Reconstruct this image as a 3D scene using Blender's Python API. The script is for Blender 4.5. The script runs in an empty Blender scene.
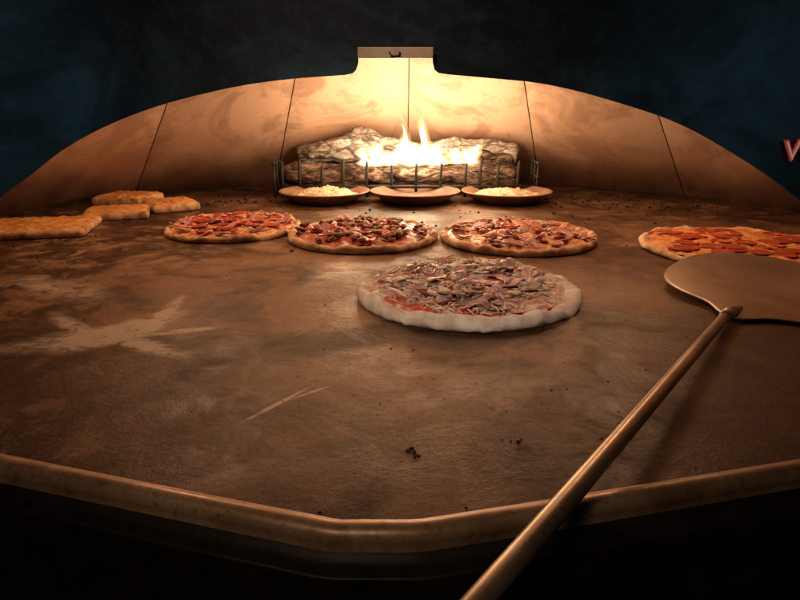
import bpy, bmesh, math, random
from mathutils import Vector, Matrix, noise
random.seed(7)
S = bpy.context.scene
S.view_settings.view_transform = 'Standard'
S.view_settings.look = 'None'
S.view_settings.exposure = 0
COL = S.collection

# ------------------------------------------------------------------ helpers
def link(o):
    COL.objects.link(o); return o
def thing(o, label, cat, group=None):
    o["label"] = label; o["category"] = cat
    if group: o["group"] = group
    return o
def empty(name, loc=(0, 0, 0)):
    o = bpy.data.objects.new(name, None); o.location = loc; o.empty_display_size = .05
    return link(o)
def mesh_obj(name, verts, faces, mat=None, parent=None, smooth=True, loc=None):
    me = bpy.data.meshes.new(name)
    me.from_pydata([tuple(v) for v in verts], [], faces)
    bm = bmesh.new(); bm.from_mesh(me)
    bmesh.ops.recalc_face_normals(bm, faces=bm.faces); bm.to_mesh(me); bm.free()
    if smooth:
        for p in me.polygons: p.use_smooth = True
    me.update()
    o = bpy.data.objects.new(name, me)
    if mat: me.materials.append(mat)
    if loc: o.location = loc
    if parent: o.parent = parent
    return link(o)
def nz(x, y, z=0.0):
    return noise.noise(Vector((x, y, z)))

def lathe(prof, seg=96, rfn=None, zamp=0.0, zs=30, seed=0.0, skip=1):
    verts, faces, rings = [], [], []
    for k, (r, z) in enumerate(prof):
        if r < 1e-6:
            verts.append((0, 0, z)); rings.append([len(verts)-1])
        else:
            ring = []
            for i in range(seg):
                a = 2*math.pi*i/seg
                f = rfn(a) if rfn else 1.0
                x, y = math.cos(a)*r*f, math.sin(a)*r*f
                zz = z
                if zamp and z > 0.003:
                    zz += zamp*nz(x*zs+seed, y*zs, seed) + zamp*.5*nz(x*zs*2.7+seed, y*zs*2.7, seed)
                verts.append((x, y, zz)); ring.append(len(verts)-1)
            rings.append(ring)
    for a, b in zip(rings[:-1], rings[1:]):
        n = seg
        if len(a) == 1 and len(b) == 1: continue
        for i in range(n):
            j = (i+1) % n
            if len(a) == 1: faces.append((a[0], b[i], b[j]))
            elif len(b) == 1: faces.append((a[i], b[0], a[j]))
            else: faces.append((a[i], b[i], b[j], a[j]))
    return verts, faces

def tube(pts, rads, seg=12, jitter=0, js=20, seed=0, cap=True):
    verts, faces = [], []
    pts = [Vector(p) for p in pts]
    n = len(pts)
    for k, p in enumerate(pts):
        d = (pts[min(k+1, n-1)]-pts[max(k-1, 0)]).normalized()
        up = Vector((0, 0, 1)) if abs(d.z) < .9 else Vector((0, 1, 0))
        s = d.cross(up).normalized(); u = s.cross(d).normalized()
        for i in range(seg):
            a = 2*math.pi*i/seg
            q = s*math.cos(a)+u*math.sin(a)
            r = rads[k] if isinstance(rads, (list, tuple)) else rads
            w = p+q*r
            if jitter:
                r2 = r + jitter*(nz(w.x*js*.45+seed, w.y*js, w.z*js)+.5*nz(w.x*js*1.3+seed, w.y*js*3, w.z*js*3))
                w = p+q*r2
            verts.append(w)
    for k in range(n-1):
        for i in range(seg):
            j = (i+1) % seg
            faces.append((k*seg+i, k*seg+j, (k+1)*seg+j, (k+1)*seg+i))
    if cap:
        faces.append(tuple(range(seg))[::-1])
        faces.append(tuple((n-1)*seg+i for i in range(seg)))
    return verts, faces

def box(cx, cy, cz, sx, sy, sz):
    v = [(cx+a*sx/2, cy+b*sy/2, cz+c*sz/2) for a in (-1, 1) for b in (-1, 1) for c in (-1, 1)]
    f = [(0, 1, 3, 2), (4, 6, 7, 5), (0, 4, 5, 1), (2, 3, 7, 6), (0, 2, 6, 4), (1, 5, 7, 3)]
    return v, f
def bevel(o, w=.002, s=2):
    m = o.modifiers.new("bevel", 'BEVEL'); m.width = w; m.segments = s; m.limit_method = 'ANGLE'

# ------------------------------------------------------------------ materials
class NT:
    def __init__(s, name):
        s.m = bpy.data.materials.new(name); s.m.use_nodes = True
        s.t = s.m.node_tree; s.n = s.t.nodes; s.l = s.t.links
        s.b = s.n['Principled BSDF']; s.out = s.n['Material Output']
        s.tc = s.n.new('ShaderNodeTexCoord')
    def mapping(s, loc=(0, 0, 0), rot=(0, 0, 0), sc=(1, 1, 1), typ='POINT', coord='Object'):
        m = s.n.new('ShaderNodeMapping'); m.vector_type = typ
        m.inputs['Location'].default_value = loc; m.inputs['Rotation'].default_value = rot; m.inputs['Scale'].default_value = sc
        s.l.new(s.tc.outputs[coord], m.inputs['Vector']); return m.outputs[0]
    def noise(s, scale, detail=5, rough=.6, vec=None, dist=0):
        n = s.n.new('ShaderNodeTexNoise'); n.inputs['Scale'].default_value = scale
        n.inputs['Detail'].default_value = detail; n.inputs['Roughness'].default_value = rough
        n.inputs['Distortion'].default_value = dist
        s.l.new(vec if vec else s.tc.outputs['Object'], n.inputs['Vector']); return n.outputs['Fac']
    def vor(s, scale, vec=None, feat='F1'):
        n = s.n.new('ShaderNodeTexVoronoi'); n.inputs['Scale'].default_value = scale; n.feature = feat
        s.l.new(vec if vec else s.tc.outputs['Object'], n.inputs['Vector']); return n.outputs['Distance']
    def ramp(s, fac, stops, interp='LINEAR'):
        r = s.n.new('ShaderNodeValToRGB'); r.color_ramp.interpolation = interp
        e = r.color_ramp.elements
        while len(e) < len(stops): e.new(.5)
        for i, (p, c) in enumerate(stops):
            e[i].position = p
            if not isinstance(c, (tuple, list)): c = (c, c, c)
            e[i].color = (*c, 1)
        s.l.new(fac, r.inputs[0]); return r.outputs[0]
    def mix(s, fac, a, b, typ='MIX'):
        m = s.n.new('ShaderNodeMix'); m.data_type = 'RGBA'; m.blend_type = typ
        def setp(i, v):
            if isinstance(v, (int, float)): m.inputs[i].default_value = v if i == 0 else (v, v, v, 1)
            elif isinstance(v, (tuple, list)): m.inputs[i].default_value = (*v, 1)
            else: s.l.new(v, m.inputs[i])
        setp(0, fac); setp(6, a); setp(7, b); return m.outputs[2]
    def math(s, op, a, b=0.0):
        m = s.n.new('ShaderNodeMath'); m.operation = op
        for i, v in enumerate((a, b)):
            if isinstance(v, (int, float)): m.inputs[i].default_value = v
            else: s.l.new(v, m.inputs[i])
        return m.outputs[0]
    def blob(s, loc, rot, sc):
        v = s.mapping(loc, (0, 0, rot), sc, 'TEXTURE')
        g = s.n.new('ShaderNodeTexGradient'); g.gradient_type = 'SPHERICAL'
        s.l.new(v, g.inputs[0]); return g.outputs['Fac']
    def color(s, c):
        if isinstance(c, (tuple, list)): s.b.inputs['Base Color'].default_value = (*c, 1)
        else: s.l.new(c, s.b.inputs['Base Color'])
    def rough(s, r):
        if isinstance(r, (int, float)): s.b.inputs['Roughness'].default_value = r
        else: s.l.new(r, s.b.inputs['Roughness'])
    def bump(s, h, strength=.3, dist=.002):
        b = s.n.new('ShaderNodeBump'); b.inputs['Strength'].default_value = strength; b.inputs['Distance'].default_value = dist
        s.l.new(h, b.inputs['Height']); s.l.new(b.outputs[0], s.b.inputs['Normal'])
    def rnd(s):
        o = s.n.new('ShaderNodeObjectInfo'); return o.outputs['Random']

def simple(name, c1, c2, scale=40, rough=.5, bump=.3, bd=.001, metal=0, vary=0.0, sss=0, spec=None):
    t = NT(name)
    f = t.noise(scale, 4)
    c = t.ramp(f, [(.35, c1), (.65, c2)])
    if vary:
        v = t.ramp(t.rnd(), [(0, 1-vary), (1, 1.0)])
        c = t.mix(1.0, c, v, 'MULTIPLY')
    t.color(c); t.rough(rough)
    t.b.inputs['Metallic'].default_value = metal
    if spec is not None: t.b.inputs['Specular IOR Level'].default_value = spec
    if bump: t.bump(t.noise(scale*3, 3), bump, bd)
    return t.m

# deck ---------------------------------------------------------------
t = NT("baked_oven_deck")
nA = t.noise(3.2, 9, .64, dist=.5)
nB = t.noise(9, 9, .70, dist=.7)
nC = t.noise(14, 8, .72, t.mapping((3, 1, 0)), dist=.7)
nD = t.noise(4.2, 8, .64, t.mapping((7, 2, 0)), dist=.7)
nS = t.noise(140, 3, .7)
base = t.ramp(nA, [(.37, (.028, .012, .006)), (.45, (.075, .036, .018)), (.53, (.138, .071, .036)), (.62, (.200, .113, .062))])
left = t.ramp(t.math('ADD', t.blob((-.85, 1.15, 0), .25, (1.0, .75, 1)), t.blob((-.55, .62, 0), 0, (.6, .3, 1))), [(.0, .32), (.35, 1)])
base = t.mix(t.math('MULTIPLY', t.math('MULTIPLY', t.ramp(nB, [(.46, 0), (.55, 1)]), left), .9), base, (.013, .006, .004))
base = t.mix(t.math('MULTIPLY', t.math('MULTIPLY', t.ramp(nC, [(.50, 0), (.60, 1)]), left), .8), base, (.31, .190, .105))
rub = t.math('MULTIPLY', t.blob((-.05, .95, 0), .3, (.55, .60, 1)), t.ramp(nD, [(.42, 1), (.56, 0)]))
base = t.mix(t.math('MINIMUM', t.math('MULTIPLY', rub, 1.6), .85), base, (.270, .158, .088))
base = t.mix(t.ramp(nD, [(.49, 0), (.61, .85)]), base, (.022, .010, .006))
# shade painted into the deck colour at the near corners
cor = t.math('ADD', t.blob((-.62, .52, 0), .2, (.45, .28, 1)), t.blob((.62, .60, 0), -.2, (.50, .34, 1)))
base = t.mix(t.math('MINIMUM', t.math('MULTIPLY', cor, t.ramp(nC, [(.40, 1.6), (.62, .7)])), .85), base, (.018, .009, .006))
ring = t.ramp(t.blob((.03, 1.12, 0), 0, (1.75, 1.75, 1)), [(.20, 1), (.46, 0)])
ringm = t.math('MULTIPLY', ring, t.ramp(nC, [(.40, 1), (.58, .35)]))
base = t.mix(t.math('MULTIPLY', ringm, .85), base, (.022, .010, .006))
base = t.mix(t.ramp(nS, [(.54, 0), (.68, .6)]), base, (.018, .009, .005))
base = t.mix(t.ramp(t.noise(85, 4, .8, t.mapping((5, 5, 0))), [(.60, 0), (.72, .4)]), base, (.30, .18, .10))
flm = t.ramp(t.noise(30, 8, .80, t.mapping(rot=(0, 0, .7), sc=(.8, 1.5, 1)), dist=.9), [(.40, .05), (.58, 1)])
acc = None
for (loc, rot, sc, amt) in [((-.385, .80, 0), 1.0, (.12, .045, 1), 2.0), ((-.43, .765, 0), .4, (.12, .050, 1), 1.5), ((-.35, .745, 0), -.5, (.11, .024, 1), 2.0), ((-.36, .86, 0), 1.6, (.12, .018, 1), 2.0), ((-.47, .81, 0), 2.4, (.11, .02, 1), 1.6), ((-.31, .79, 0), .3, (.08, .012, 1), 1.6),
                            ((-.13, .575, 0), .95, (.060, .0040, 1), 2.0), ((-.10, .60, 0), .7, (.035, .003, 1), 1.3),
                            ((-.13, 1.12, 0), 1.35, (.20, .040, 1), .8), ((-.60, 1.00, 0), -.5, (.20, .06, 1), .7), ((.10, .62, 0), .2, (.18, .09, 1), .18)]:
    k = t.math('MULTIPLY', t.math('POWER', t.blob(loc, rot, sc), 1.3), amt*1.4)
    acc = k if acc is None else t.math('ADD', acc, k)
base = t.mix(t.math('MINIMUM', t.math('MULTIPLY', acc, flm), .85), base, (.70, .60, .50))
for (rt, scl, th) in [(.4, (.35, 2.0, 1), .0035), (1.2, (.3, 2.6, 1), .003)]:
    sc1 = t.vor(5, t.mapping(rot=(0, 0, rt), sc=scl), 'DISTANCE_TO_EDGE')
    scm = t.math('MULTIPLY', t.ramp(sc1, [(0, 1), (th, 0)]), t.ramp(nD, [(.46, .35), (.54, 0)]))
    base = t.mix(scm, base, (.32, .20, .13))
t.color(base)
t.rough(t.ramp(nC, [(.38, .36), (.5, .47), (.62, .64)]))
t.b.inputs['Specular IOR Level'].default_value = .42
t.b.inputs['Specular Tint'].default_value = (1, .74, .50, 1)
t.bump(t.math('ADD', t.math('ADD', nB, nC), t.math('MULTIPLY', nS, .35)), .45, .0035)
M_DECK = t.m

# wall ---------------------------------------------------------------
t = NT("heat_stained_steel")
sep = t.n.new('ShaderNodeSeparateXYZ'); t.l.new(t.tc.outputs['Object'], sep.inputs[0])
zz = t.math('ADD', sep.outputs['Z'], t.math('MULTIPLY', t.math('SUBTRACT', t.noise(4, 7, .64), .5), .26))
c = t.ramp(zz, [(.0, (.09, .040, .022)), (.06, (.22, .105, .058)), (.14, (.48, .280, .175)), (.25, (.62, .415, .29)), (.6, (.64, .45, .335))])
sm = t.noise(3.4, 8, .68, t.mapping(sc=(1.6, 1.6, .5)), .8)
c = t.mix(t.ramp(sm, [(.40, .55), (.53, 0)]), c, (.25, .125, .07))
c = t.mix(t.ramp(t.noise(60, 4, .7), [(.60, 0), (.72, .45)]), c, (.2, .11, .07))
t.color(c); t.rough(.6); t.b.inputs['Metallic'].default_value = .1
t.bump(t.noise(14, 4, .6), .12, .004)
M_WALL = t.m
M_BLACK = simple("sooty_black_metal", (.006, .006, .006), (.014, .011, .009), 20, .6, .3)
M_CEIL = simple("ceiling_steel", (.36, .24, .16), (.5, .36, .25), 4, .6, .2)

t = NT("dark_teal_painted_hood")
n = t.noise(6, 8, .66, t.mapping(rot=(0, .5, 0), sc=(.8, 1, 1.4)), 1.0)
c = t.ramp(n, [(.40, (.004, .007, .010)), (.50, (.010, .023, .031)), (.60, (.026, .056, .070))])
c = t.mix(t.ramp(t.noise(70, 4, .7), [(.5, 0), (.75, .4)]), c, (.040, .058, .066))
t.color(c); t.rough(.6); t.b.inputs['Specular IOR Level'].default_value = .2
t.bump(t.noise(40, 5, .6), .2, .001)
M_HOOD = t.m

t = NT("worn_greasy_lip_steel")
n = t.noise(9, 8, .65, dist=.5)
c = t.ramp(n, [(.36, (.24, .140, .080)), (.5, (.42, .265, .158)), (.62, (.56, .38, .24))])
c = t.mix(t.ramp(t.noise(110, 4, .7), [(.52, 0), (.70, .6)]), c, (.10, .055, .033))
t.color(c); t.rough(t.ramp(t.noise(30, 4), [(.3, .30), (.7, .48)])); t.b.inputs['Metallic'].default_value = .35
t.bump(t.noise(60, 5, .6), .15, .001)
M_LIP = t.m
t = NT("worn_peel_steel")
n = t.noise(6, 5, .55, dist=.3)
c = t.ramp(n, [(.36, (.24, .180, .130)), (.5, (.31, .240, .178)), (.64, (.37, .295, .225))])
c = t.mix(t.ramp(t.noise(18, 6, .7), [(.52, 0), (.68, .35)]), c, (.13, .088, .060))
t.color(c); t.rough(t.ramp(t.noise(10, 4, .6), [(.3, .30), (.7, .44)])); t.b.inputs['Metallic'].default_value = .75
t.bump(t.noise(160, 3, .6), .06, .0006)
M_PEEL = t.m
t = NT("dull_peel_handle")
n = t.noise(16, 5, .6)
c = t.ramp(n, [(.36, (.27, .195, .130)), (.5, (.40, .295, .200)), (.64, (.50, .385, .275))])
c = t.mix(t.ramp(t.noise(140, 4, .7), [(.57, 0), (.72, .5)]), c, (.10, .066, .043))
t.color(c); t.rough(.34); t.b.inputs['Metallic'].default_value = .7
t.bump(t.noise(80, 4, .6), .12, .0008)
M_HANDLE = t.m

# food ---------------------------------------------------------------
t = NT("raw_floured_dough")
c = t.ramp(t.noise(30, 5, .65), [(.38, (.62, .49, .40)), (.60, (.88, .77, .68))])
c = t.mix(t.ramp(t.noise(14, 6, .75), [(.50, 0), (.64, .55)]), c, (.52, .37, .28))
t.color(c); t.rough(.75); t.bump(t.noise(45, 7, .75), .8, .004)
M_DOUGH = t.m
def crustm(name, a, b_, c_):
    t = NT(name)
    c = t.ramp(t.noise(28, 5, .65), [(.36, a), (.50, b_), (.64, c_)])
    c = t.mix(t.ramp(t.noise(18, 4, .6), [(.54, 0), (.66, .85)]), c, (.17, .060, .022))
    t.color(c); t.rough(.6); t.bump(t.noise(70, 5, .65), .5, .0025); return t.m
M_CRUST = crustm("baking_crust", (.40, .18, .080), (.62, .38, .20), (.78, .56, .36))
M_CRUSTPALE = crustm("pale_baking_crust", (.52, .27, .12), (.72, .47, .27), (.84, .64, .43))
def saucy(name, cheese, sauce, lo, hi, dark=(.3, .08, .02), nsc=30):
    t = NT(name)
    c = t.ramp(t.noise(nsc, 7, .7, dist=1.0), [(lo, sauce), (hi, cheese)])
    c = t.mix(t.ramp(t.noise(55, 4, .6), [(.54, 0), (.64, .6)]), c, dark)
    t.color(c); t.rough(.33); t.bump(t.noise(60, 5, .7), .8, .004)
    return t.m
M_SAUCE_RAW = saucy("tomato_sauce_and_shreds", (.78, .60, .46), (.55, .045, .015), .46, .56, nsc=20)
M_CHEESE_MEAT = saucy("melting_cheese_sauce", (.62, .28, .12), (.40, .045, .015), .46, .62, (.16, .03, .012))
M_CHEESE_PINK = saucy("cheese_under_ham", (.78, .48, .22), (.55, .08, .025), .42, .56)
M_CHEESE_ORANGE = saucy("bubbling_golden_cheese", (.86, .46, .16), (.68, .19, .05), .44, .57, (.48, .09, .022), 24)
M_PEPP = simple("pepperoni", (.42, .035, .015), (.62, .10, .045), 120, .35, .4, .001, vary=.45)
M_PEPPBAKED = simple("baked_pepperoni", (.42, .035, .014), (.62, .11, .038), 70, .33, .4, .001, vary=.3)
M_HAM = simple("ham", (.62, .20, .18), (.84, .43, .37), 60, .42, .3, .001, vary=.4)
M_HAMDARK = simple("purple_pink_ham", (.44, .17, .17), (.72, .42, .41), 60, .42, .3, .001, vary=.45)
M_SAUS = simple("sausage", (.20, .055, .022), (.40, .14, .06), 90, .55, .8, .002, vary=.45)
M_SHROOM = simple("mushroom", (.28, .17, .115), (.68, .52, .41), 60, .5, .3, .001, vary=.5)
M_ONION = simple("red_onion", (.34, .08, .20), (.70, .46, .50), 50, .3, .1, .0005, vary=.35)
M_SHRED = simple("cheese_shreds", (.74, .60, .46), (.90, .80, .66), 50, .45, .1, .0005, vary=.1)
M_BREAD = saucy("cheesy_bread_top", (.84, .46, .15), (.58, .21, .05), .42, .56, (.34, .09, .02))
M_DISH = simple("brown_glazed_dish", (.15, .072, .044), (.27, .155, .10), 14, .35, .2, .001)
M_FOOD = simple("crumbed_dish_filling", (.36, .24, .14), (.62, .49, .34), 45, .6, 1.0, .005)
M_FOODDARK = simple("browned_dish_filling", (.10, .055, .035), (.20, .115, .075), 45, .5, .8, .004)
M_IRON = simple("grate_iron", (.004, .003, .003), (.012, .009, .007), 40, .7, .3)
def bark(name, c0, c1, c2, crack, sx=.40, cs=20, cw=.07, ck=.85):
    t = NT(name)
    v = t.vor(cs, t.mapping(rot=(0, .25, 0), sc=(sx, 1.4, 1.3)), 'DISTANCE_TO_EDGE')
    c = t.ramp(t.noise(30, 9, .80, t.mapping(sc=(.6, 1.4, 1.4)), dist=.6), [(.40, c0), (.50, c1), (.60, c2)])
    c = t.mix(t.ramp(v, [(.0, ck), (cw, 0)]), c, crack)
    t.color(c); t.rough(.9); t.b.inputs['Specular IOR Level'].default_value = .1
    t.bump(t.math('ADD', t.math('MULTIPLY', t.ramp(v, [(0, 0), (cw*1.5, 1)]), .6), t.noise(50, 8, .78)), .9, .007)
    return t.m
M_BARK = bark("ashy_log_bark", (.11, .088, .072), (.29, .255, .222), (.54, .51, .47), (.035, .025, .019), ck=.7)
M_CHAR = bark("charred_red_log", (.016, .010, .007), (.075, .046, .032), (.24, .175, .135), (.008, .005, .004), .3, 16, .05, .7)

def flame_mat(name, colr, strength):
    m = bpy.data.materials.new(name); m.use_nodes = True; n = m.node_tree.nodes
    n.remove(n['Principled BSDF']); em = n.new('ShaderNodeEmission')
    em.inputs[0].default_value = (*colr, 1); em.inputs[1].default_value = strength
    m.node_tree.links.new(em.outputs[0], n['Material Output'].inputs['Volume'])
    try: m.cycles.homogeneous_volume = True
    except Exception: pass
    return m
M_FLAME = flame_mat("flame_gas", (1, .50, .16), 50)
M_CORE = flame_mat("hot_flame_gas", (1, .84, .56), 380)

# ------------------------------------------------------------------ OVEN
oven = empty("pizza_oven", (0, .62, 0))
thing(oven, "large round steel pizza oven with arched mouth and worn baking deck", "pizza oven")
OV = Vector(oven.location)
def ov_part(name, verts, faces, mat, smooth=False, **k):
    o = mesh_obj(name, verts, faces, mat, oven, smooth)
    o.location = -OV
    return o

LIP = [(-1.30, .98), (-.95, .66), (-.50, .512), (-.13, .4045), (-.052, .3825), (-.044, .3812), (.010, .3812), (.018, .3822), (.10, .401), (.50, .498), (.95, .63), (1.32, .98)]
RING = [(-1.36, 1.16), (-1.22, 1.66), (-.945, 2.15), (-.50, 2.44), (.03, 2.60), (.56, 2.44), (1.005, 2.13), (1.30, 1.66), (1.40, 1.16)]
poly = [Vector((x, y, 0)) for x, y in LIP] + [Vector((x*1.04, y*1.02, 0)) for x, y in RING[::-1]]
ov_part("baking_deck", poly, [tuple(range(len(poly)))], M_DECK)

def sweep(profile):
    n = len(LIP); vs, fs = [], []
    for i, (x, y) in enumerate(LIP):
        a = Vector(LIP[max(i-1, 0)]); b = Vector(LIP[min(i+1, n-1)])
        d = (b-a).normalized(); nn = Vector((d.y, -d.x))
        for (o, z) in profile:
            vs.append((x+nn.x*o, y+nn.y*o, z))
    m = len(profile)
    for i in range(n-1):
        for k in range(m-1):
            fs.append((i*m+k, (i+1)*m+k, (i+1)*m+k+1, i*m+k+1))
    return vs, fs
def arc(cx, cz, r, a0, a1, n):
    return [(cx+r*math.cos(math.radians(a0+(a1-a0)*i/n)), cz+r*math.sin(math.radians(a0+(a1-a0)*i/n))) for i in range(n+1)]
vs, fs = sweep([(-.004, .0012), (-.001, .0022)] + arc(.0098, -.0012, .0098, 158, -20, 12) + [(.0200, -.010)])
o = ov_part("front_lip", vs, fs, M_LIP, True)
o["label"] = "rounded greasy tan steel lip"
M_FRONT = simple("burnt_black_front", (.004, .003, .0025), (.020, .013, .009), 30, .5, .5, .001, spec=.3)
vs, fs = sweep([(.0190, -.008), (.0235, -.0145), (.031, -.0165)] + arc(.0355, -.0190, .0028, 100, -10, 5) + [(.0375, -.029), (.0355, -.037), (.0355, -.5)])
ov_part("front_panel", vs, fs, M_FRONT, True)

cen = Vector((.03, 1.12))
HT, SLOPE = .60, .85
def up_pt(p, z):
    d = (cen-p).normalized(); q = p+d*(z/SLOPE); return q
pts = [Vector(p) for p in RING]
pts = [Vector((-1.20, .66))] + pts + [Vector((1.26, .66))]
def panel(a, b, gap, off, bulge_amt):
    vs, fs = [], []; N = 6
    for k in range(N+1):
        z = HT*k/N
        pa, pb = up_pt(a, z), up_pt(b, z)
        d = (pb-pa); L = d.length; d = d/L if L > 1e-6 else d
        pa, pb = pa+d*gap, pb-d*gap
        for j in range(7):
            q = pa.lerp(pb, j/6); dd = (cen-q).normalized(); q = q-dd*(off+bulge_amt*math.sin(math.pi*j/6))
            vs.append((q.x, q.y, z+off*.5))
    for k in range(N):
        for j in range(6):
            fs.append((k*7+j, k*7+j+1, (k+1)*7+j+1, (k+1)*7+j))
    return vs, fs
SV, SF = [], []
for i in range(len(pts)-1):
    vs, fs = panel(pts[i], pts[i+1], .0018, 0, .004)
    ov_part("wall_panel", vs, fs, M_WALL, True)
    vs, fs = panel(pts[i], pts[i+1], 0, .03, .004)
    k = len(SV); SV += vs; SF += [tuple(q+k for q in f) for f in fs]
ov_part("outer_shell", SV, SF, M_BLACK)
ov_part("ceiling", [(-1.5, .632, HT+.002), (1.5, .632, HT+.002), (1.5, 2.7, HT+.002), (-1.5, 2.7, HT+.002)], [(0, 1, 2, 3)], M_CEIL)

# hood with arched mouth
Y = .62
ARCH = [(-.56, -.03), (-.555, .05), (-.525, .115), (-.475, .165), (-.412, .213), (-.382, .232), (-.342, .259), (-.298, .281), (-.246, .300), (-.1955, .313), (-.146, .3225), (-.097, .328),
        (-.0540, .3308), (-.0460, .3322), (-.0425, .3355), (-.0405, .341), (-.0396, .355), (.0310, .355), (.0318, .342), (.0335, .3355), (.0375, .3325), (.048, .3312), (.1224, .325), (.160, .319), (.1958, .3105), (.2517, .2946), (.288, .281),
        (.3208, .265), (.3655, .2403), (.412, .2097), (.47, .165), (.52, .115), (.55, .05), (.555, -.03)]
A2 = []
for i in range(len(ARCH)-1):
    a, b = Vector(ARCH[i]), Vector(ARCH[i+1]); n = max(1, int((b-a).length/.010))
    crisp = 11 <= i <= 21
    p0 = Vector(ARCH[max(i-1, 0)]); p3 = Vector(ARCH[min(i+2, len(ARCH)-1)])
    for k in range(n):
        u = k/n
        if crisp: A2.append(a.lerp(b, u))
        else: A2.append(.5*((2*a)+(b-p0)*u+(2*p0-5*a+4*b-p3)*u*u+(-p0+3*a-3*b+p3)*u*u*u))
A2.append(Vector(ARCH[-1]))
A2 = [Vector((-1.6, -.03))]+A2+[Vector((1.6, -.03))]
vs, fs = [], []
rows = 8; ZT = .72
for p in A2:
    for r in range(rows+1):
        t_ = r/rows
        vs.append((p.x, Y, p.y+(ZT-p.y)*t_**1.4))
m = rows+1
for i in range(len(A2)-1):
    for r in range(rows): fs.append((i*m+r, (i+1)*m+r, (i+1)*m+r+1, i*m+r+1))
hood = ov_part("hood", vs, fs, M_HOOD, False)
md = hood.modifiers.new("thick", 'SOLIDIFY'); md.thickness = .004; md.offset = 1
hood["label"] = "dark teal smudged steel hood with arched cut-out"
M_STRIP = simple("tan_bracket_steel", (.36, .23, .14), (.56, .39, .26), 40, .45, .3, .001)
vs, fs = box(-.0043, .6120, .3503, .0715, .0020, .0095)
o = ov_part("notch_bracket", vs, fs, M_STRIP); bevel(o, .0006)
vs, fs = tube([(-.010, .6100, .3505), (-.0085, .6090, .3475), (-.005, .6090, .3468), (-.001, .6090, .3475), (0, .6100, .3505)], .0008, 8)
ov_part("bracket_hook", vs, fs, M_BLACK, True)
def letter(txt, size, loc, off, mat, name, ext=.0006):
    cu = bpy.data.curves.new(name, 'FONT'); cu.body = txt; cu.size = size; cu.offset = off; cu.extrude = ext
    ob = bpy.data.objects.new("tmp", cu); COL.objects.link(ob)
    bpy.context.view_layer.update()
    me = bpy.data.meshes.new_from_object(ob.evaluated_get(bpy.context.evaluated_depsgraph_get()))
    bpy.data.objects.remove(ob)
    o = bpy.data.objects.new(name, me); me.materials.clear(); me.materials.append(mat)
    o.rotation_euler = (math.radians(90), math.radians(-4), 0); o.parent = oven; o.location = Vector(loc)-OV
    return link(o)
def glow_paint(name, c1, c2, ec, es):
    m = simple(name, c1, c2, 50, .5, 0); b = m.node_tree.nodes['Principled BSDF']
    b.inputs['Emission Color'].default_value = (*ec, 1); b.inputs['Emission Strength'].default_value = es; return m  # letter paint is given a faint glow of its own
mr = glow_paint("glowing_red_letter_paint", (.65, .06, .04), (.75, .10, .07), (1, .10, .06), .13)
mw = glow_paint("glowing_pale_letter_paint", (.6, .42, .42), (.7, .52, .52), (.9, .6, .6), .22)
letter("W", .028, (.3830, .6140, .250), .0010, mr, "letter_outline")
letter("W", .028, (.3830, .6125, .250), -.0007, mw, "letter")

# ------------------------------------------------------------------ FIRE
def log(name, p0, p1, r0, r1, mat, bend, seed, label, jit=.012):
    p0, p1 = Vector(p0), Vector(p1); n = 44; pts_, rr = [], []
    for i in range(n+1):
        f = i/n
        q = p0.lerp(p1, f)+Vector((0, 0, bend*math.sin(f*math.pi)))
        q += Vector((0, .010*nz(f*3, seed), .014*nz(f*3+9, seed)))
        pts_.append(q); e = min(1, .70+7*min(f, 1-f)); rr.append((r0+(r1-r0)*f)*e)
    c = (p0+p1)/2
    v, f = tube([q-c for q in pts_], rr, 40, jit, 24, seed)
    o = mesh_obj(name, v, f, mat, None, True, c)
    return thing(o, label, "log", "logs in the oven fire")
log("fire_log", (-.41, 2.15, .068), (.42, 2.15, .064), .040, .040, M_CHAR, 0, 1.2, "charred reddish-brown log lying across the iron grate", .016)
log("fire_log", (-.37, 2.25, .128), (.08, 2.24, .138), .032, .040, M_BARK, .016, 4.7, "pale ashy split log leaning on the charred log")
log("fire_log", (.09, 2.25, .142), (.42, 2.21, .122), .034, .046, M_BARK, .016, 8.1, "ash-grey log with cracked bark beside the flames")
log("fire_log", (-.33, 2.19, .130), (-.12, 2.23, .198), .022, .026, M_BARK, .0, 12.4, "short pale branch resting on top of the logs")
log("fire_log", (-.17, 2.225, .206), (.05, 2.20, .150), .024, .022, M_BARK, .0, 17.4, "sloping ashy branch propped against the log pile")
log("fire_log", (.27, 2.17, .132), (.40, 2.19, .118), .022, .026, M_CHAR, .0, 15.4, "stubby blackened log chunk at the flame edge")

grate = empty("fire_grate", (.03, 2.12, 0)); thing(grate, "black iron fire grate with upright spikes holding logs", "fire grate")
def gpart(name, v, f, smooth=True):
    o = mesh_obj(name, [Vector(q)-Vector((.03, 2.12, 0)) for q in v], f, M_IRON, grate, smooth); return o
v, f = tube([(-.42, 2.09, .035), (.48, 2.09, .035)], .006, 8); gpart("rail", v, f)
v, f = tube([(-.42, 2.30, .035), (.48, 2.30, .035)], .006, 8); gpart("rail", v, f)
for i, x in enumerate([-.405, -.345, -.268, -.195, -.115, -.03, .055, .14, .225, .275, .335, .405]):
    h = .122+.012*math.sin(i*2.3)
    v, f = tube([(x, 2.09, 0), (x, 2.09, h*.6), (x+.002, 2.091, h*.93), (x+.002, 2.091, h)], [.0055, .0052, .0048, .001], 8); gpart("spike", v, f)
for x0 in (-.43, .47):
    for k in range(3):
        y = 2.08+k*.05
        v, f = tube([(x0, y, 0), (x0, y, .115)], .004, 8); gpart("end_bar", v, f)
    v, f = tube([(x0, 2.07, .115), (x0, 2.19, .115)], .005, 8); gpart("end_rail", v, f)
    v, f = tube([(x0, 2.07, .07), (x0, 2.19, .07)], .004, 8); gpart("end_rail", v, f)

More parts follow.
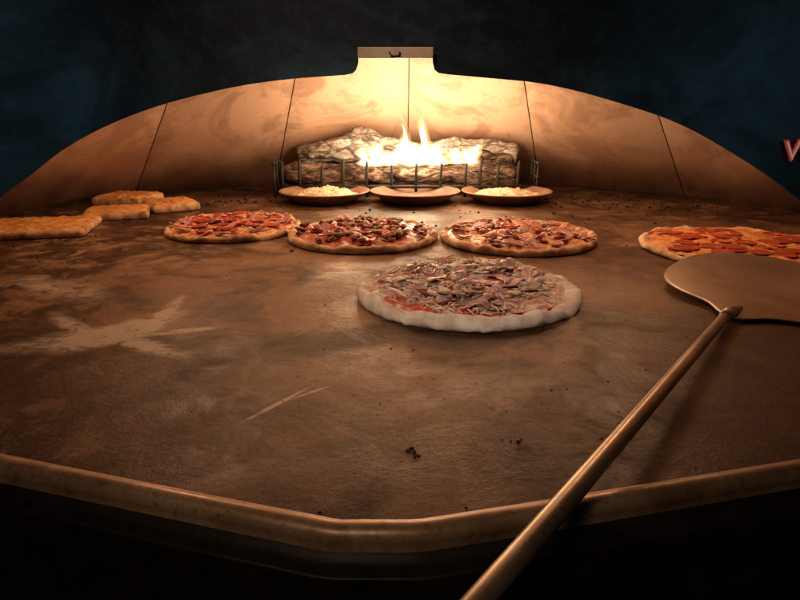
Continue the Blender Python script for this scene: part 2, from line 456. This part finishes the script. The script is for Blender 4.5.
def flame_mesh(w, h, seed, lean, zoff=0):
    seg, n = 20, 24; vs, fs = [], []
    for k in range(n+1):
        f = k/n
        prof = (math.sin(min(1, f*3.6+.15)*math.pi/2))*(1-f)**.85*(1+.28*math.sin(f*10+seed))
        cx = lean*f*f + .24*w*math.sin(f*6+seed)*f; cy = .006*math.sin(f*4+seed*2)
        for i in range(seg):
            a = 2*math.pi*i/seg; r = w/2*max(prof, .004)
            rr = r*(1+.22*nz(math.cos(a)*1.5+seed, math.sin(a)*1.5, f*4))
            vs.append((cx+rr*math.cos(a), cy+rr*math.sin(a)*.5, f*h+zoff))
    for k in range(n):
        for i in range(seg):
            j = (i+1) % seg; fs.append((k*seg+i, k*seg+j, (k+1)*seg+j, (k+1)*seg+i))
    fs.append(tuple(range(seg))[::-1]); fs.append(tuple(n*seg+i for i in range(seg)))
    return vs, fs
def flame(x, y, z0, w, h, seed, lean=0):
    F_ = empty("flame", (x, y, z0)); thing(F_, "bright yellow tongue of fire rising between the logs", "flame", "flames over the burning logs")
    v, f = flame_mesh(w*1.30, h*1.12, seed, lean*1.2, -.004); mesh_obj("outer_flame", v, f, M_FLAME, F_, True)
    v, f = flame_mesh(w*.84, h*.90, seed, lean*.8); mesh_obj("hot_core", v, f, M_CORE, F_, True)
for a in [(-.118, 2.108, .104, .064, .068, 1, -.01), (-.080, 2.112, .104, .078, .094, 2, .010), (-.03, 2.114, .106, .095, .060, 3, 0), (.014, 2.12, .116, .050, .148, 4, -.008),
          (.045, 2.110, .104, .135, .088, 5, .0), (.080, 2.12, .112, .068, .152, 6, .012), (.122, 2.112, .106, .098, .080, 7, .015), (.195, 2.11, .112, .075, .056, 8, -.01), (.245, 2.112, .110, .092, .076, 9, .01)]:
    flame(*a)

def lamp(kind, name, loc, power, colr, **k):
    l = bpy.data.lights.new(name, kind); l.energy = power; l.color = colr
    for a, b in k.items(): setattr(l, a, b)
    o = bpy.data.objects.new(name, l); o.location = loc; return link(o)
lamp('POINT', "fire_light", (.05, 2.03, .21), 3.9, (1, .70, .44), shadow_soft_size=.06)
lamp('POINT', "fire_light", (-.16, 1.98, .185), 2.6, (1, .64, .37), shadow_soft_size=.05)
lamp('POINT', "fire_light", (.28, 1.98, .185), 2.6, (1, .64, .37), shadow_soft_size=.05)

# ------------------------------------------------------------------ PIZZAS
def m_disc(r=.016, th=.002, cup=.25, seed=0):
    prof = [(0, th*.3), (r*.5, th*.35), (r*.85, th*.7), (r, th*1.3), (r*1.02, th*.7), (r*.95, 0), (0, -th*.3)]
    v, f = lathe(prof, 20)
    v = [(x*(1+.08*nz(x*90, y*90, seed)), y, z+.0022*(.3 if cup < .1 else 1)*nz(x*70+seed, y*70, 3)+cup*(x*x+y*y)*15) for x, y, z in v]
    return v, f
def m_slab(lx, ly, th, bend, seed):
    nx, ny = 8, 5; top, bot = [], []
    for i in range(nx+1):
        for j in range(ny+1):
            x = (i/nx-.5)*lx; y = (j/ny-.5)*ly
            e = 1-.30*abs(2*i/nx-1)**3
            y *= e*(1+.35*nz(i*.5+seed, 2)); x *= (1-.18*abs(2*j/ny-1)**2)
            z = bend*math.sin(i/nx*math.pi*1.3+seed)+.004*nz(x*80+seed, y*80, 1)
            ed = min(1, 4*min(i/nx, 1-i/nx, j/ny, 1-j/ny)+.35)
            top.append((x, y, z+th/2*ed)); bot.append((x, y, z-th/2*ed))
    v = top+bot; f = []; m = ny+1; K = len(top)
    for i in range(nx):
        for j in range(ny):
            a = i*m+j; f.append((a, a+m, a+m+1, a+1)); f.append((K+a, K+a+1, K+a+m+1, K+a+m))
    for i in range(nx):
        a = i*m; f.append((a, K+a, K+a+m, a+m)); a = i*m+ny; f.append((a, a+m, K+a+m, K+a))
    for j in range(ny):
        a = j; f.append((a, a+1, K+a+1, K+a)); a = nx*m+j; f.append((a, K+a, K+a+1, a+1))
    return v, f
def m_shroom(s, th, seed, curl=1.0):
    out = []
    for i in range(17):
        a = math.pi*i/16
        out.append((math.cos(a)*s*.62, math.sin(a)*s*.5*(1+.15*nz(i*.4, seed))))
    out += [(-s*.60, -s*.10), (-s*.42, -s*.14), (-s*.16, -s*.04), (-s*.13, -s*.30), (-s*.17, -s*.52), (s*.15, -s*.54), (s*.13, -s*.28), (s*.17, -s*.04), (s*.42, -s*.14), (s*.60, -s*.10)]
    n = len(out); v = []
    for z, g in ((th/2, .84), (th*.2, .97), (-th*.2, 1.0), (-th/2, .9)):
        for x, y in out:
            v.append((x*g, y*g, z+(x*x*9+y*y*4)*curl+.003*nz(x*60+seed, y*60, 2)))
    f = [tuple(range(n)), tuple(range(4*n-1, 3*n-1, -1))]
    for L in range(3):
        f += [(L*n+i, L*n+(i+1) % n, (L+1)*n+(i+1) % n, (L+1)*n+i) for i in range(n)]
    return v, f
def m_arcstrip(r, th, ang, seed):
    pts_ = []
    for i in range(13):
        a = ang*(i/12-.5); pts_.append((math.cos(a)*r-r*.8, math.sin(a)*r, .003*math.sin(i*.6+seed)))
    rads = [th*(.35+.65*math.sin(math.pi*(i+.6)/13.2)) for i in range(13)]
    v, f = tube(pts_, rads, 8)
    return [(q[0], q[1], q[2]*.8) for q in v], f
def m_chunk(r, seed):
    bm = bmesh.new(); bmesh.ops.create_icosphere(bm, subdivisions=3, radius=r)
    for v in bm.verts:
        k = 1+.55*noise.noise(v.co*130+Vector((seed, 0, 0)))+.3*noise.noise(v.co*330+Vector((seed, 0, 0)))
        v.co *= k; v.co.z *= .55; v.co.x *= 1.25
    V = [tuple(v.co) for v in bm.verts]; F = [tuple(x.index for x in f.verts) for f in bm.faces]; bm.free(); return V, F
KINDS = {
 'pepperoni_slice': (M_PEPP, [m_disc(.0165, .0022, .3, s) for s in range(3)]),
 'large_pepperoni_slice': (M_PEPPBAKED, [m_disc(.0225, .0007, .0, s) for s in range(3)]),
 'ham_piece': (M_HAM, [m_slab(.044, .022, .0026, .005, s) for s in (1, 2.2, 4.1)]+[m_slab(.030, .024, .0026, .004, 3)]),
 'dark_ham_piece': (M_HAMDARK, [m_slab(.058, .020, .0024, .004, s) for s in (1, 2.2, 4.1)]+[m_slab(.040, .026, .0024, .003, 3), m_slab(.030, .016, .0024, .003, 6)]),
 'sausage_chunk': (M_SAUS, [m_chunk(.0090, s) for s in (1, 5, 9, 14)]),
 'mushroom_slice': (M_SHROOM, [m_shroom(.034, .0038, s) for s in (0, 3)]+[m_shroom(.026, .0036, 5)]),
 'large_mushroom_slice': (M_SHROOM, [m_shroom(.042, .0034, s, .25) for s in (0, 3)]+[m_shroom(.034, .0032, 5, .25), m_shroom(.028, .0032, 8, .25)]),
 'onion_strip': (M_ONION, [m_arcstrip(.024, .0019, 2.4, 0), m_arcstrip(.034, .0017, 1.7, 2), m_arcstrip(.020, .0020, 2.9, 4)]),
}
MESH = {}
def get_mesh(kind):
    if kind not in MESH:
        mat, vs_ = KINDS[kind]; L = []
        for v, f in vs_:
            me = bpy.data.meshes.new(kind); me.from_pydata([tuple(q) for q in v], [], f)
            bm = bmesh.new(); bm.from_mesh(me); bmesh.ops.recalc_face_normals(bm, faces=bm.faces); bm.to_mesh(me); bm.free()
            for p in me.polygons: p.use_smooth = True
            me.materials.append(mat); L.append(me)
        MESH[kind] = L
    return random.choice(MESH[kind])

def pizza(loc, R, crustmat, surfmat, mound, tops, label, rimh=.022, rimw=.13, seed=0, shreds=0, tilt=.45, pile=.25, spread=.93):
    P = empty("pizza", loc); thing(P, label, "pizza", "pizzas baking on the oven deck")
    P.rotation_euler = (0, 0, random.random()*.3)
    rfn = lambda a: 1+.022*nz(math.cos(a)*1.6+seed, math.sin(a)*1.6, seed)+.011*nz(math.cos(a)*5+seed, math.sin(a)*5, seed)
    w = rimw
    prof = [(0, .006), (R*.5, .006), (R*(1-w*1.15), .008), (R*(1-w), rimh*.62), (R*(1-w*.8), rimh*.88), (R*(1-w*.55), rimh*1.0), (R*(1-w*.3), rimh*.95), (R*(1-w*.1), rimh*.76), (R, rimh*.5), (R*.995, rimh*.24), (R*.975, rimh*.06), (R*.955, .0008), (0, .0008)]
    v, f = lathe(prof, 160, rfn, rimh*.44, 28, seed)
    mesh_obj("crust", v, f, crustmat, P, True)
    rs = R*(1-w*.86); prof = [(0, .012+mound)]
    for k in range(1, 15):
        fr = k/14; prof.append((rs*fr, .0135+mound*(1-fr**2)**1.0 if k < 14 else .010))
    rf2 = lambda a: 1+.035*nz(math.cos(a)*4+seed*2, math.sin(a)*4, seed)
    v, f = lathe(prof, 110, rf2, .006, 45, seed+3)
    mesh_obj("sauce_and_cheese", v, f, surfmat, P, True)
    tot = sum(n for _, n in tops); lst = [k for k, n in tops for _ in range(n)]; random.shuffle(lst)
    for idx, kind in enumerate(lst):
        rr = math.sqrt((idx+.5)/tot)*rs*spread; a = idx*2.39996+random.uniform(-.5, .5); rr = min(rs*.94, rr+random.uniform(-.012, .012))
        rr = abs(rr)
        o = bpy.data.objects.new(kind.replace('large_', '').replace('dark_', ''), get_mesh(kind))
        zz = .0175+mound*(1-(rr/rs)**2)+random.uniform(0, .005 + mound*pile)
        if 'pepp' in kind: zz = .0160+mound*(1-(rr/rs)**2)+random.uniform(0, .002)
        if kind == 'large_pepperoni_slice': zz = .0150+mound*(1-(rr/rs)**2)+random.uniform(0, .0006)
        o.location = (rr*math.cos(a), rr*math.sin(a), zz)
        tl = tilt*(.35 if 'pepp' in kind else 1)
        o.rotation_euler = (random.uniform(-tl, tl), random.uniform(-tl, tl), random.uniform(0, 6.28))
        s = random.uniform(.75, 1.15); o.scale = (s, s, s); o.parent = P; link(o)
    if shreds:
        V, F = [], []
        for i in range(shreds):
            rr = math.sqrt(random.random())*rs*.98; a = random.random()*6.283
            z = .0165+mound*(1-(rr/rs)**2)+random.uniform(0, .006)+mound*.25
            b = random.random()*6.28; L = random.uniform(.005, .011); px, py = rr*math.cos(a), rr*math.sin(a)
            d = Vector((math.cos(b)*L, math.sin(b)*L, random.uniform(-.002, .003))); c0 = Vector((px, py, z))
            v, f = tube([c0-d, c0+Vector((0, 0, .0012)), c0+d], .0010, 5)
            k = len(V); V += v; F += [tuple(q+k for q in ff) for ff in f]
        o = mesh_obj("shredded_cheese", V, F, M_SHRED, P, True); o["kind"] = "stuff"
    return P
pizza((.112, .962, 0), .184, M_DOUGH, M_SAUCE_RAW, .008, [('large_mushroom_slice', 30), ('dark_ham_piece', 40), ('onion_strip', 20), ('sausage_chunk', 4)],
      "unbaked pizza with pale dough rim, mushrooms, ham and red onion", .0195, .145, 1.3, 420, .22, .6, .85)
pizza((-.088, 1.42, 0), .181, M_CRUST, M_CHEESE_MEAT, .006, [('sausage_chunk', 70), ('pepperoni_slice', 20), ('ham_piece', 10)],
      "baking pizza covered in dark sausage chunks and pepperoni", .017, .11, 3.1, 60, .3)
pizza((-.423, 1.512, 0), .168, M_CRUST, M_CHEESE_PINK, .006, [('pepperoni_slice', 38), ('ham_piece', 28)],
      "baking pizza topped with red pepperoni and ham pieces", .016, .10, 5.7, 60, .26)
pizza((.277, 1.398, 0), .184, M_CRUST, M_CHEESE_PINK, .006, [('ham_piece', 58), ('mushroom_slice', 6), ('pepperoni_slice', 12)],
      "baking pizza heaped with pink ham pieces and cheese", .017, .10, 7.9, 90, .28)
pizza((.745, 1.285, 0), .207, M_CRUSTPALE, M_CHEESE_ORANGE, .002, [('large_pepperoni_slice', 50)],
      "nearly done pepperoni pizza with bubbling golden cheese", .015, .08, 9.2, 0, .05)

# ------------------------------------------------------------------ flat breads
def bread(loc, lx, ly, h, rot, seed, label):
    B = empty("flatbread", loc); B.rotation_euler = (0, 0, rot); thing(B, label, "flatbread", "flatbreads baking by the oven wall")
    def rfn(a):
        p = 18.0; c, s = abs(math.cos(a)), abs(math.sin(a))
        return (1/((c/(lx/2))**p+(s/(ly/2))**p)**(1/p))*(1+.025*nz(math.cos(a)*2+seed, math.sin(a)*2, seed))
    v, f = lathe([(0, h*.8), (.5, h*.82), (.93, h*.86), (.985, h*.78), (1.0, h*.45), (.985, h*.12), (.96, .0008), (0, .0008)], 180, rfn, .0018, 30, seed)
    mesh_obj("crust", v, f, M_CRUST, B, True)
    prof = [(0, h*1.0)]+[(k/9*.95, h*(1.0 if k < 8 else (.98 if k < 9 else .80))) for k in range(1, 10)]
    v, f = lathe(prof, 180, rfn, .0030, 70, seed+2)
    mesh_obj("cheese_topping", v, f, M_BREAD, B, True)
bread((-.925, 1.49, 0), .29, .21, .022, .22, 1, "long rectangular cheesy flatbread on the deck")
bread((-.805, 1.705, 0), .17, .14, .025, .35, 4, "golden square flatbread overlapping its neighbours")
bread((-.87, 1.93, 0), .17, .15, .034, -.15, 7, "small golden flatbread near the oven wall")
bread((-.702, 1.84, 0), .14, .15, .027, .60, 9, "short browned flatbread at the end of the row")

# ------------------------------------------------------------------ dishes
def dish(loc, fill, h, seed, label):
    D = empty("baking_dish", loc); thing(D, label, "baking dish", "baking dishes in front of the fire")
    R = .149
    v, f = lathe([(0, 0.001), (.088, 0.001), (.098, .003), (.118, .016), (.138, .029), (R*.985, .0335), (R, .036), (R*.985, .0385), (.140, .0355), (.120, .022), (.100, .012), (0, .011)], 80)
    mesh_obj("dish_body", v, f, M_DISH, D, True)
    if h > .005:
        prof = [(0, .028+h)]+[(.110*k/12, .018+h*(1-(k/12)**2)+.002) for k in range(1, 13)]
    else:
        prof = [(0, .016)]+[(.106*k/12, .016) for k in range(1, 13)]
    v, f = lathe(prof, 80, None, .012 if h > .005 else .003, 35, seed)
    mesh_obj("filling", v, f, fill, D, True)
dish((-.248, 1.985, 0), M_FOOD, .024, 1, "brown oval dish heaped with pale crumbed filling")
dish((.050, 1.985, 0), M_FOODDARK, .001, 2, "brown dish nearly empty with thin dark filling")
dish((.350, 1.985, 0), M_FOOD, .020, 3, "brown oval dish heaped with pale crumbed filling")

# ------------------------------------------------------------------ peel
A = Vector((.476, .822, .016)); Bp = Vector((.043, .257, .050)); d = (A-Bp).normalized()
peel = empty("pizza_peel", A); thing(peel, "round steel pizza peel with long handle leaning on pizza edge", "pizza peel")
yaw = math.atan2(.60, .60)
cx = Vector((.628, .972, .003))
seg = 96
rings = [(0, .0022), (.5, .0022), (.97, .0026), (.995, .002), (1.0, .001), (.995, 0), (.5, 0), (0, 0)]
def blade_r(a):
    p = 2.6; c, s = abs(math.cos(a)), abs(math.sin(a))
    r = 1/((c/.160)**p+(s/.160)**p)**(1/p)
    back = math.exp(-((abs(a)-math.pi)/.20)**2)
    return r+.042*back
ve, fe = [], []
for k, z in rings:
    for i in range(seg):
        a = -math.pi+2*math.pi*i/seg
        r = blade_r(a)*max(k, .001)
        X, Yb = cx.x+math.cos(a+yaw)*r, cx.y+math.sin(a+yaw)*r
        lift = max(0, Yb-.80)*.070
        ve.append(Vector((X, Yb, cx.z+z+lift))-A)
for k in range(len(rings)-1):
    for i in range(seg):
        j = (i+1) % seg; fe.append((k*seg+i, k*seg+j, (k+1)*seg+j, (k+1)*seg+i))
mesh_obj("blade", ve, fe, M_PEEL, peel, True)
hp = [Vector((0, 0, 0))+d*.012, -d*.2, -d*.5, -d*.9, -d*1.1]
v, f = tube(hp, [.0070, .0074, .0076, .0077, .0077], 24); mesh_obj("handle", v, f, M_HANDLE, peel, True)
dd = Vector((math.cos(yaw), math.sin(yaw), 0))
v, f = tube([-d*.03, d*.005, Vector((0, 0, -.003))+dd*.030, Vector((0, 0, -.0055))+dd*.060], [.0086, .0086, .0066, .0030], 20)
mesh_obj("socket", v, f, M_HANDLE, peel, True)

# ------------------------------------------------------------------ crumbs
V, F = [], []
def crumb(x, y, r):
    bm = bmesh.new(); bmesh.ops.create_icosphere(bm, subdivisions=2, radius=r)
    s = random.random()*50; k = len(V)
    for v in bm.verts:
        v.co *= 1+.8*noise.noise(v.co*(1.4/r)+Vector((s, 0, 0)))
        V.append((v.co.x+x, v.co.y+y, v.co.z*.6+r*.4))
    for f in bm.faces: F.append(tuple(q.index+k for q in f.verts))
    bm.free()
for (x, y, n, s, r) in [(.010, .482, 6, .004, .0020), (.016, .474, 4, .004, .0010), (.110, .500, 3, .004, .0013), (.025, .70, 4, .03, .0012), (.28, .62, 8, .06, .0009), (.1, .55, 26, .10, .0007), (-.3, .60, 10, .2, .0009),
                        (.35, .85, 8, .1, .0011), (-.2, .95, 12, .25, .0011), (.3, 1.80, 50, .45, .0030), (-.3, 1.80, 50, .4, .0030), (.8, 1.90, 50, .15, .004), (-.55, 2.0, 50, .15, .005), (.6, 2.1, 50, .15, .005), (.5, 1.6, 30, .3, .002), (-.8, 1.3, 20, .2, .002)]:
    for i in range(n): crumb(random.gauss(x, s), random.gauss(y, s*.5), r*random.uniform(.5, 1.5))
o = mesh_obj("crumbs", V, F, simple("burnt_crumbs", (.008, .005, .003), (.05, .025, .014), 300, .8, 0), None, False)
o["kind"] = "stuff"; o["label"] = "scattered burnt crumbs on the deck"

# ------------------------------------------------------------------ light, world, camera
def aim(o, target):
    o.rotation_euler = (Vector(target)-o.location).to_track_quat('-Z', 'Y').to_euler()
def area(name, loc, target, size, power, colr, sy=None, spec=1):
    o = lamp('AREA', name, loc, power, colr, size=size)
    if sy: o.data.shape = 'RECTANGLE'; o.data.size_y = sy
    aim(o, target); o.data.specular_factor = spec
    return o
def spot(name, loc, target, power, colr, ang, blend=1.0, rad=.1, spec=1):
    o = lamp('SPOT', name, loc, power, colr, spot_size=math.radians(ang), spot_blend=blend, shadow_soft_size=rad)
    aim(o, target); o.data.specular_factor = spec; return o
area("oven_fill", (.03, 1.62, .575), (.03, 1.62, 0), 1.5, 3.8, (1, .58, .32), .6, .3)  # unseen fill added under the ceiling to brighten the deck
for x in (-.50, .56):
    l = lamp('POINT', "oven_fill", (x, 1.48, .50), 3.0, (1, .61, .36), shadow_soft_size=.08); l.data.specular_factor = .2  # unseen fills added to even out the side walls
spot("room_lamp", (-.40, -.35, 1.05), (.09, .86, 0), 40, (1, .79, .62), 22, 1, .09, .6)
area("room_glow", (-.35, -.55, 1.20), (.1, .7, 0), .30, 1.7, (1, .68, .44), .30, .9)
spot("lip_fill", (-.25, -.30, .85), (-.05, .385, 0), 3.6, (1, .70, .46), 50, 1, .08, 1)  # spot added to brighten the front lip
spot("cool_hood_fill", (-.55, -.30, .50), (-.37, .62, .315), 5.6, (.48, .84, 1.0), 19, 1, .05, .4)  # cool spots added to bring up the teal on both hood sides
spot("cool_hood_fill", (.55, -.30, .50), (.32, .62, .325), 4.6, (.48, .84, 1.0), 18, 1, .05, .4)

w = bpy.data.worlds.new("World"); S.world = w; w.use_nodes = True
w.node_tree.nodes['Background'].inputs[0].default_value = (.35, .42, .5, 1)
w.node_tree.nodes['Background'].inputs[1].default_value = .004

cam = bpy.data.cameras.new("camera"); cam.lens = 27; cam.sensor_width = 36; cam.clip_start = .01; cam.clip_end = 50
co = bpy.data.objects.new("camera", cam); co.location = (0, 0, .303); co.rotation_euler = (math.radians(72), 0, 0); link(co)
S.camera = co
